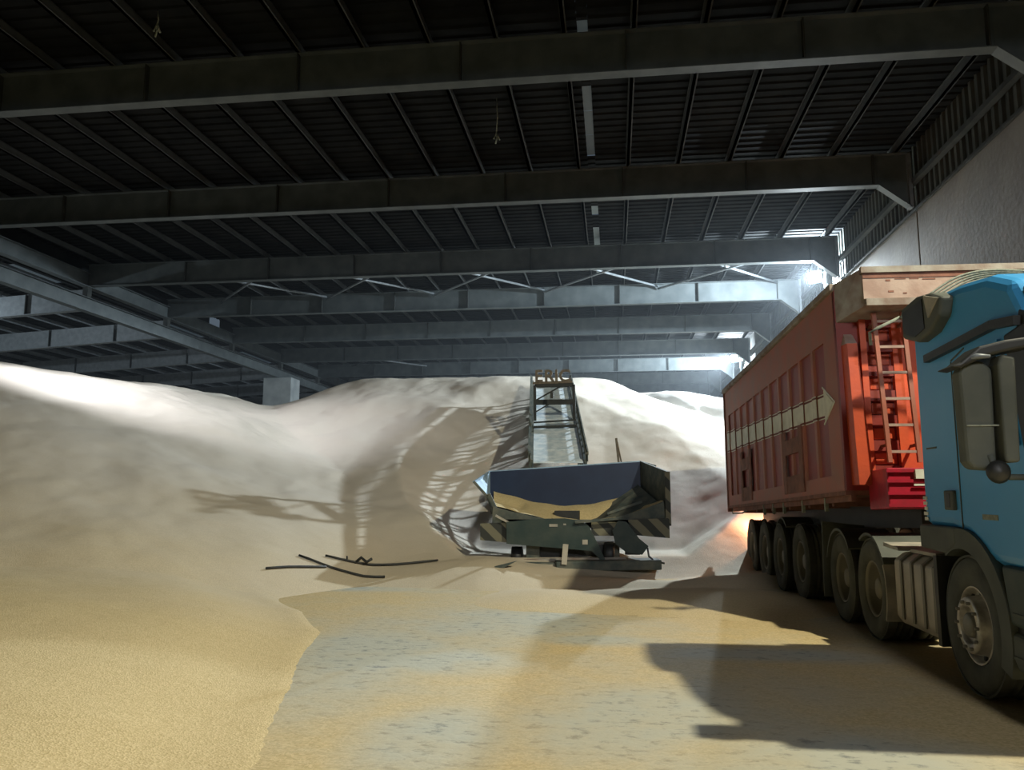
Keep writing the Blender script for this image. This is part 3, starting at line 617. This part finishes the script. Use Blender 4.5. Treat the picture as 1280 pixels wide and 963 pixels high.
for x in (.40, .72):
    ld2 = LB().bar((x, -.30, .30), (x-.06, -.30, 2.02), .045, .045); ld2.build('ladder_rail', M['rib'], R)
for k in range(6):
    z = .42+.30*k; LB().bar((.395-.006*k*1.7, -.30, z), (.715-.006*k*1.7, -.30, z), .03, .03).build('ladder_rung', M['dustred'], R)
for x, z in ((.4, .5), (.72, .5), (.36, 1.9), (.68, 1.9)): LB().bar((x, -.30, z), (x, 0, z), .03).build('ladder_bracket', M['rust'], R)
# spill canopy over the nose
CY = -.50
cn = LB().hexa([(.22, CY, 2.08), (WT-.22, CY, 2.08), (WT, 0, 1.98), (0, 0, 1.98), (.14, CY, HT+.08), (WT-.14, CY, HT+.08), (WT, 0, HT+.06), (0, 0, HT+.06)]); cn.build('nose_canopy', M['dust'], R, bevel=.01)
LB().box(.17, WT-.17, CY-.03, CY, 2.13, HT+.03).build('canopy_face', M['dustred'], R)
LB().box(.15, WT-.15, CY-.06, CY, HT+.03, HT+.10).build('canopy_lip', M['dust'], R); LB().box(.19, WT-.19, CY-.05, CY, 2.05, 2.13).build('canopy_lip', M['dust'], R)
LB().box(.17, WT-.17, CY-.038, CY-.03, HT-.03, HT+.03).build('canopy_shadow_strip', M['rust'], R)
sc_ = LB()
for (x, z, w1, h1) in [(.42, 2.33, .05, .02), (.52, 2.35, .12, .012), (.68, 2.35, .10, .012), (.82, 2.34, .14, .015), (.44, 2.20, .06, .02), (.60, 2.18, .04, .015), (1.25, 2.31, .1, .05), (1.4, 2.31, .1, .05), (1.56, 2.32, .06, .06), (1.68, 2.32, .12, .04)]:
    sc_.box(x, x+w1, CY-.034, CY-.03, z, z+h1)
sc_.build('paint_chips', M['rust'], R)['kind'] = 'stuff'
# crimson box at the foot of the nose
cbx = LB().box(.24, 2.0, -.62, -.02, -.22, .22); cbx.build('tool_box', M['magenta'], R, bevel=.02)
for z in (-.20, -.07, .06, .17): LB().box(.23, 2.0, -.645, -.62, z, z+.035).build('box_rib', M['magenta'], R)
LB().box(.52, .64, -.665, -.62, .10, .20).build('box_latch', M['white'], R); LB().box(.50, .74, -.655, -.64, .025, .045).build('box_scratch', M['white'], R)
# chassis
for x in (.65, 1.7): LB().box(x, x+.12, -.4, LT-.2, -.42, -.05).build('chassis_beam', M['black'], R)
for y in (.9, 2.0, 3.1, 4.3, 5.5, 6.7): LB().box(.12, WT-.12, y, y+.1, -.16, -.05).build('cross_member', M['rust'], R)
LB().box(.05, .11, 0, LT, -.12, -.04).build('side_sill', M['rust'], R)
for y in (1.0, 2.1, 3.2, 3.9, 4.6): LB().box(.04, .08, y, y+.05, -.22, -.05).build('sill_hook', M['rope'], R)
rl = LB(); rl.tube([(-.0, 7.35, -.05), (-.0, 7.3, -.16), (-.0, 6.3, -.17), (.0, 5.9, -.13)], .015, 6); rl.build('side_guard_rod', M['rope'], R)
for (y, rr, zc, X) in ((12.55, .54, .56, 2.86), (13.85, .53, .53, 2.82), (15.1, .53, .52, 2.80), (16.4, .53, .52, 2.79)):
    wheel(R, (X, y, zc), 'rear', rr, dual=True); wheel(R, (X+2.0, y, zc), 'rear', rr)
    MB().tube([(X, y, zc), (X+2, y, zc)], .08).build('axle', M['black'], R)
arc_strip(.57, .60, 50, 130, 2.72, 3.2, 'trailer_fender', M['plastic'], (13.85, .58), par=R)
MB().box(3.15, 3.35, 17.32, 17.40, .98, 1.10).build('tail_lamp', M['tail'], R)
tl = point('tail_lamp_light', (3.2, 17.65, .95), 120, (1, .5, .25), .06)
# ropes from the nose over the cab roof
rt = thing('rope_bundle', 'bundle of grey ropes slung from the trailer nose onto the cab roof', 'rope', loc=(3.2, 8.9, 3.9), group=None)
for k in range(6):
    a = Vector((3.16+.012*k, 8.98, 3.48+.01*k)); pts = [a, (3.40+.035*k, 8.9, 3.68-.008*k), (3.70+.045*k, 8.85, 3.86-.012*k), (4.05+.04*k, 8.8, 3.90-.018*k), (4.5, 8.7, 3.80), (4.9, 8.3, 3.4)]
    cur = []
    P4 = [Vector(p) for p in pts]
    for i in range(len(P4)-1):
        p0 = P4[max(i-1, 0)]; p1 = P4[i]; p2 = P4[i+1]; p3 = P4[min(i+2, len(P4)-1)]
        for j in range(6):
            t = j/6; cur.append(.5*((2*p1)+(p2-p0)*t+(2*p0-5*p1+4*p2-p3)*t*t+(3*p1-p0-3*p2+p3)*t*t*t))
    MB().tube(cur, .013, 6).build('rope', M['rope'], rt)
MB().tube([(3.12, 8.97, 3.44), (3.19, 8.96, 3.51), (3.27, 8.95, 3.58), (3.36, 8.93, 3.66)], [.02, .045, .04, .02], 8).build('knot', M['rope'], rt)
MB().tube([(2.84, 9.13, 3.18), (2.83, 9.11, 3.32), (2.90, 9.08, 3.36), (3.12, 9.0, 3.46)], .018, 6).build('rope_end', M['rope'], rt)

# ------------------------------------------------------------------ conveyor with hopper
K = thing('belt_conveyor', 'long inclined conveyor with blue hopper and steel letters at its head', 'conveyor', loc=(-.9, 16.5, 0))
BL0 = Vector((-1.77, 17.72, 2.26)); BR0 = Vector((-.67, 17.72, 2.26)); BL1 = Vector((-2.42, 24.6, 5.02)); BR1 = Vector((-1.38, 24.6, 5.02))
LBz = lambda t, side, dz=0: (BL0.lerp(BL1, t) if side < 0 else BR0.lerp(BR1, t))+Vector((0, 0, dz))
nseg = 9
for k in range(nseg):       # belt in sheets
    a, b = k/nseg, (k+1)/nseg-.003; mb = MB()
    mb.hexa([LBz(a, -1, -.03), LBz(a, 1, -.03), LBz(b, 1, -.03), LBz(b, -1, -.03), LBz(a, -1), LBz(a, 1), LBz(b, 1), LBz(b, -1)])
    mb.build('belt_cover_sheet', M['belt'], K)
for sd, s_ in ((-1, -.05), (1, .05)):
    o = Vector((s_, 0, 0))
    MB().bar(LBz(0, sd)+o, LBz(1, sd)+o, .07, .10).build('upper_chord', M['machine'], K)
    MB().bar(LBz(0, sd, -.85)+o, LBz(1, sd, -.85)+o, .07, .10).build('lower_chord', M['machine'], K)
    MB().bar(LBz(0, sd, -.25)+o, LBz(1, sd, -.25)+o, .04, .04).build('middle_rail', M['machine'], K)
    MB().bar(LBz(0, sd, .16)+o*1.6, LBz(1, sd, .16)+o*1.6, .06, .07).build('guard_rail', M['machine'], K)
    n = 16
    for k in range(n+1):
        t = k/n; MB().bar(LBz(t, sd, -.85)+o, LBz(t, sd, .16)+o*1.5, .04).build('lattice_post', M['machine'], K)
        if k < n: MB().bar(LBz(t, sd, -.85 if k % 2 else 0)+o, LBz(t+1/n, sd, 0 if k % 2 else -.85)+o, .04).build('lattice_diagonal', M['machine'], K)
# head side plates rising above the belt end
for sd in (-1, 1):
    q = Vector((.09*sd, 0, 0)); MB().quad(LBz(0, sd, .14)+q, LBz(1, sd, .14)+q, LBz(1, sd, .24)+q, LBz(0, sd, .24)+q, .03*sd).build('wind_guard', M['machine'], K)
    for k in range(9): MB().bar(LBz(k/8, sd, 0)+q, LBz(k/8, sd, .16)+q, .04).build('guard_post', M['machine'], K)
# portal frame over the belt
def portal(t, z0, z1, zb):
    l = LBz(t, -1); r = LBz(t, 1)
    for p, sx in ((l, .03), (r, -.03)): MB().bar(p+Vector((sx, 0, z0)), p+Vector((sx, 0, z1)), .07).build('portal_post', M['steel_dark'], K)
    MB().bar(l+Vector((.03, 0, z1)), r+Vector((-.03, 0, z1)), .07, .09).build('portal_bar', M['steel_dark'], K)
    MB().bar(l+Vector((.03, 0, zb)), r+Vector((-.03, 0, zb)), .08, .13).build('portal_bar', M['steel_dark'], K)
portal(.42, .02, .95, .50)
MB().bar(LBz(.33, -1, .05), LBz(.33, 1, .08), .05, .06).build('cross_bar', M['steel_dark'], K); MB().bar(LBz(.36, -1, .10), LBz(.36, 1, .16), .03, .04).build('cross_bar', M['steel_dark'], K)
pz = LBz(.42, -1, .72); MB().bar(LBz(.42, -1, .55)+Vector((.05, 0, 0)), LBz(.42, 1, .95)+Vector((-.3, 0, 0)), .035).build('portal_diagonal', M['steel_dark'], K)
MB().bar(LBz(.42, -1, .25)+Vector((.05, 0, 0)), LBz(.42, -1, .45)+Vector((.40, 0, 0)), .03).build('portal_diagonal', M['steel_dark'], K)
MB().box(-1.58, -1.50, 20.2, 20.25, LBz(.42, 1).z+.55, LBz(.42, 1).z+.72).build('sensor', M['steel_dark'], K)
for k in range(1):
    t = .90; MB().bar(LBz(t, -1, .03), LBz(t, 1, .03), .04, .05).build('cross_bar', M['steel_dark'], K)
# letters standing on a bar
ly, lz = 22.6, 0
la = LBz(.42, -1, .95)+Vector((.0, -.03, .05)); lbar = MB().bar(la+Vector((-.02, 0, -.0)), la+Vector((1.02, 0, 0.02)), .06, .06); lbar.build('letter_bar', M['letters'], K)
for k, ch in enumerate('ERIC'):
    cu = bpy.data.curves.new('t', 'FONT'); cu.body = ch; cu.size = .44; cu.extrude = .02; cu.offset = .012
    ob = bpy.data.objects.new('t', cu); COL.objects.link(ob); dg = bpy.context.evaluated_depsgraph_get(); me = bpy.data.meshes.new_from_object(ob.evaluated_get(dg))
    bpy.data.objects.remove(ob); me.materials.clear(); me.materials.append(M['letters'])
    o = bpy.data.objects.new('sign_letter', me); COL.objects.link(o); o.parent = K
    me.transform(WM[K.name].inverted() @ Matrix.Translation(la+Vector(([.03, .28, .545, .66][k], -.04, .03))) @ Matrix.Rotation(math.pi/2, 4, 'X'))
    lab(o, 'rusty steel letter %s' % ch)
# support legs and undercarriage under the belt
for t, sd in ((.62, -1), (.62, 1)):
    p = LBz(t, sd, -.6); MB().bar(p, (p.x, p.y-.4, 1.6), .10).build('support_leg', M['machine'], K)
# hopper
HBL = Vector((-2.71, 17.6, 2.04)); HBR = Vector((.56, 17.6, 2.24)); HFL = Vector((-2.44, 15.9, 1.55)); HFR = Vector((1.0, 15.8, 1.95))
MB().quad((-2.70, 17.6, 1.15), (.56, 17.6, 1.0), HBR, HBL, .05).build('hopper_back_plate', M['navy'], K)
MB().bar(HBL, HBR, .06, .05).build('hopper_rim', M['pale'], K)
MB().quad((.56, 17.6, 2.26), (1.02, 15.85, 1.98), (1.0, 15.85, 1.05), (.56, 17.6, 1.0), .05).build('hopper_side_plate', M['machine'], K)
MB().quad((.56, 17.65, 2.27), (.86, 17.2, 2.16), (.90, 17.0, 1.2), (.56, 17.55, 1.3), .03).build('side_flare', M['machine'], K)
MB().quad((-2.71, 17.6, 2.06), (-2.70, 17.6, 1.45), (-2.50, 15.9, 1.50), (-2.78, 15.9, 1.80), .04).build('hopper_side_plate', M['pale'], K)
MB().quad((-2.50, 15.9, 1.52), (-2.70, 17.6, 1.47), (-2.5, 17.6, .8), (-2.25, 15.9, .85), .04).build('hopper_side_plate', M['machine'], K)
MB().bar((-2.48, 15.85, 1.55), (-2.22, 15.85, 1.02), .05, .08).build('hopper_edge', M['machine'], K)
MB().bar((-2.78, 15.85, 1.80), (-2.5, 15.85, 1.50), .05, .05).build('hopper_edge', M['machine'], K)
MB().bar((1.02, 15.8, 1.98), (1.02, 15.8, .95), .10, .06).build('hopper_edge', M['hazard'], K)
# sloping inner chute plates down to the slot in the middle
MB().quad((-2.65, 17.5, 1.32), (-.95, 17.0, 1.0), (-.75, 16.2, .92), (-2.45, 16.0, 1.2), .04).build('chute_plate', M['machine'], K)
MB().quad((.5, 17.5, 1.75), (.95, 15.95, 1.30), (-.35, 16.2, .98), (-.55, 17.3, 1.05), .04).build('chute_plate', M['machine'], K)
MB().bar((-.15, 16.5, 1.16), (.55, 16.6, 1.40), .06, .05).build('chute_rib', M['machine'], K)
MB().box(-1.22, -.72, 16.5, 16.9, .95, 1.21).build('feed_slot', M['black'], K)
# corn lying in the hopper
gs = MB(); nx_, ny_ = 34, 14; vs = []; 
for j in range(ny_+1):
    for i in range(nx_+1):
        u = i/nx_; v = j/ny_; x = -2.38+u*3.32+v*(-.25 if u < .5 else -.3)*(1-abs(2*u-1)*0)
        y = 15.85+v*1.7
        c_ = abs(u-.52)*2
        zf = 1.0+(.30 if u < .52 else .45)*c_**1.5; zb = 1.29+.30*c_**1.5 if u < .52 else 1.29+.42*c_**1.5
        dip = -.16*math.exp(-((u-.54)/.14)**2)*math.exp(-((v-.5)/.22)**2)
        if u > .55: dip -= .42*math.exp(-((v-.5)/.26)**2)*min(1, (u-.55)*5)*(1 if u < .9 else .5)
        if u < .2: dip -= .12*math.exp(-((v-.6)/.2)**2)
        z = zf*(1-v)+zb*v+dip+.012*math.sin(13*u+7*v)+.01*math.sin(31*u-3*v)
        vs.append((x, y, z))
gs.add(vs, [(j*(nx_+1)+i, j*(nx_+1)+i+1, (j+1)*(nx_+1)+i+1, (j+1)*(nx_+1)+i) for j in range(ny_) for i in range(nx_)], True)
g_ = gs.build('hopper_corn', M['straw'], None, fix=False); tag(g_, 'golden corn lying in the open blue hopper', 'grain', None, 'stuff')
lp = [(-2.40, .90)]+[(.96, .90)]+[(-2.38+3.32*k/16, .99+(.30 if k/16 < .52 else .45)*(abs(2*(k/16-.52)))**1.5) for k in range(16, -1, -1)]
MB().prism(lp, 'y', 15.78, 15.83).build('front_lip', M['machine'], K)
# front lip, rubber flaps and striped boards
MB().box(-2.2, .98, 15.78, 15.84, .92, 1.06).build('front_beam', M['machine'], K)
ap = MB(); ap.prism([(-2.08, .60), (-2.08, 1.02), (-1.95, 1.03), (-1.45, 1.08), (-.95, 1.09), (-.62, 1.04), (-.50, .95), (-.42, .80), (-.30, .55), (-.18, .30), (-.24, .28), (-.45, .48), (-.95, .52)], 'y', 15.55, 15.60)
lab(ap.build('rubber_apron', M['green'], K), 'large dark green rubber flap')
ap = MB(); ap.prism([(.0, .62), (-.05, .86), (.06, 1.05), (.22, 1.03), (.45, .72), (.62, .58), (.50, .42), (.20, .46)], 'y', 15.52, 15.58); lab(ap.build('rubber_apron', M['green'], K), 'smaller dark green rubber flap')
for (x, z, w1, h1) in ((-1.25, .93, .16, .05), (-.98, .96, .05, .03), (-.62, .60, .10, .09)): MB().box(x, x+w1, 15.535, 15.55, z, z+h1).build('dust_patch', M['fender'], K)
MB().hexa([(-2.62, 15.7, .66), (-2.08, 15.66, .62), (-2.08, 15.72, .62), (-2.62, 15.76, .66), (-2.62, 15.7, .98), (-2.08, 15.66, 1.0), (-2.08, 15.72, 1.0), (-2.62, 15.76, .98)]).build('striped_board', M['hazard'], K)
MB().hexa([(.30, 15.66, .78), (1.03, 15.7, .72), (1.03, 15.76, .72), (.30, 15.72, .78), (.25, 15.66, 1.06), (1.03, 15.7, 1.10), (1.03, 15.76, 1.10), (.25, 15.72, 1.06)]).build('striped_board', M['hazard'], K)
MB().box(-.45, .1, 15.66, 15.72, .76, 1.02).build('striped_board', M['hazard'], K)
MB().bar((-.75, 15.5, 1.02), (.15, 15.5, 1.10), .05).build('loose_bar', M['machine'], K)
MB().bar((-2.3, 15.6, 1.14), (-2.0, 15.6, .98), .04).build('loose_bar', M['fender'], K)
# under frame
MB().box(-1.55, -.0, 15.9, 17.3, .30, .58).build('feeder_box', M['black'], K)
for x in (-1.62, -.08): MB().box(x-.1, x+.16, 15.75, 16.1, .16, .62).build('frame_leg', M['machine'], K)
MB().lathe([(0, -.1), (.22, -.1), (.24, -.06), (.24, .06), (.22, .1), (0, .1)], (-.12, 15.85, .40), 'x', 24).build('drive_drum', M['black'], K)
MB().lathe([(0, -.1), (.20, -.1), (.20, .1), (0, .1)], (-1.92, 15.95, .33), 'x', 20).build('castor_wheel', M['black'], K)
MB().bar((-1.75, 15.65, .28), (.2, 15.65, .34), .10, .06).build('tie_bar', M['dust'], K)
MB().bar((.18, 15.6, .44), (.46, 15.6, .44), .08, .05).build('tow_pin', M['black'], K)
ft = MB().hexa([(-1.1, 15.2, .12), (.85, 15.35, .16), (.80, 15.9, .16), (-1.2, 15.9, .12), (-1.1, 15.2, .30), (.85, 15.35, .34), (.80, 15.9, .34), (-1.2, 15.9, .30)]); lab(ft.build('ground_beam', M['machine'], K, bevel=.02), 'dusty striped skid plate on the corn')
MB().box(-2.0, -1.1, 15.4, 15.75, .17, .27).build('ground_beam', M['machine'], K, bevel=.02)
MB().bar((-.95, 15.2, .25), (-.92, 15.25, .62), .10, .06).build('skid_bracket', M['fender'], K)
MB().tube([(.6, 15.5, .55), (.62, 15.45, .40), (.72, 15.4, .32), (.9, 15.35, .28)], .02, 6).build('hose', M['black'], K)
# whip rods behind the hopper
MB().bar((.12, 17.8, 2.05), (.06, 17.9, 2.78), .05, .04).build('whip_rod', M['letters'], K); MB().bar((.20, 17.8, 2.05), (.08, 17.9, 2.7), .025).build('whip_rod', M['letters'], K)

# ------------------------------------------------------------------ small things on the ground
def hgt(x, y): return max(0., float(terrain(np.array([[x]], float), np.array([[y]], float))[0][0, 0]))
rods = [((-5.6, 12.6), (-5.0, 13.7), 'short thin dark rod lying lowest and farthest left on the corn'), ((-5.5, 13.7), (-4.0, 13.9), 'middle dark rod lying on the corn by the tool tangle'), ((-5.2, 14.2), (-3.3, 15.0), 'longest dark rod reaching toward the hopper')]
for a, b, l in rods:
    pts = []
    for k in range(9):
        t = k/8; x = a[0]+(b[0]-a[0])*t; y = a[1]+(b[1]-a[1])*t; pts.append((x, y, hgt(x, y)+.03))
    tag(MB().tube(pts, .022, 6).build('steel_rod', M['black']), l, 'rod', 'steel rods on the corn')
x, y = -4.6, 14.42; z = hgt(x, y)
tn = MB().tube([(x-.12, y, z+.04), (x, y, z+.14), (x+.1, y, z+.06), (x+.2, y, z+.12)], .03, 6); tn.tube([(x-.3, y+.1, z+.05), (x-.27, y, z+.16)], .015, 6)
tag(tn.build('wire_tangle', M['black']), 'small dark tangle of wire lying on the rods', 'wire')
x, y = -1.95, 14.35; z = hgt(x, y)
tag(MB().prism([(x-.18, z+.02), (x+.22, z+.12), (x+.0, z+.0), (x-.1, z-.04)], 'y', y-.05, y+.05).build('shovel_blade', M['machine']), 'small dark blade half buried in the corn before the hopper', 'blade')

# ------------------------------------------------------------------ thin dust haze in the far half of the hall
hz = MB().box(XL+.1, XR-.15, 19.0, Y1-.2, .0, 10.2).build('dust_haze', M['steel'], None)
hm_ = bpy.data.materials.new('thin_dust_haze'); hm_.use_nodes = True; nt = hm_.node_tree; nt.nodes.clear()
o_ = nt.nodes.new('ShaderNodeOutputMaterial'); vs_ = nt.nodes.new('ShaderNodeVolumeScatter'); vs_.inputs['Density'].default_value = .0014; vs_.inputs['Anisotropy'].default_value = .3
vs_.inputs['Color'].default_value = (.8, .9, 1, 1); nt.links.new(vs_.outputs[0], o_.inputs['Volume']); hz.data.materials.clear(); hz.data.materials.append(hm_)
tag(hz, 'thin bluish dust haze hanging in the far half of the hall', 'haze', None, 'stuff')
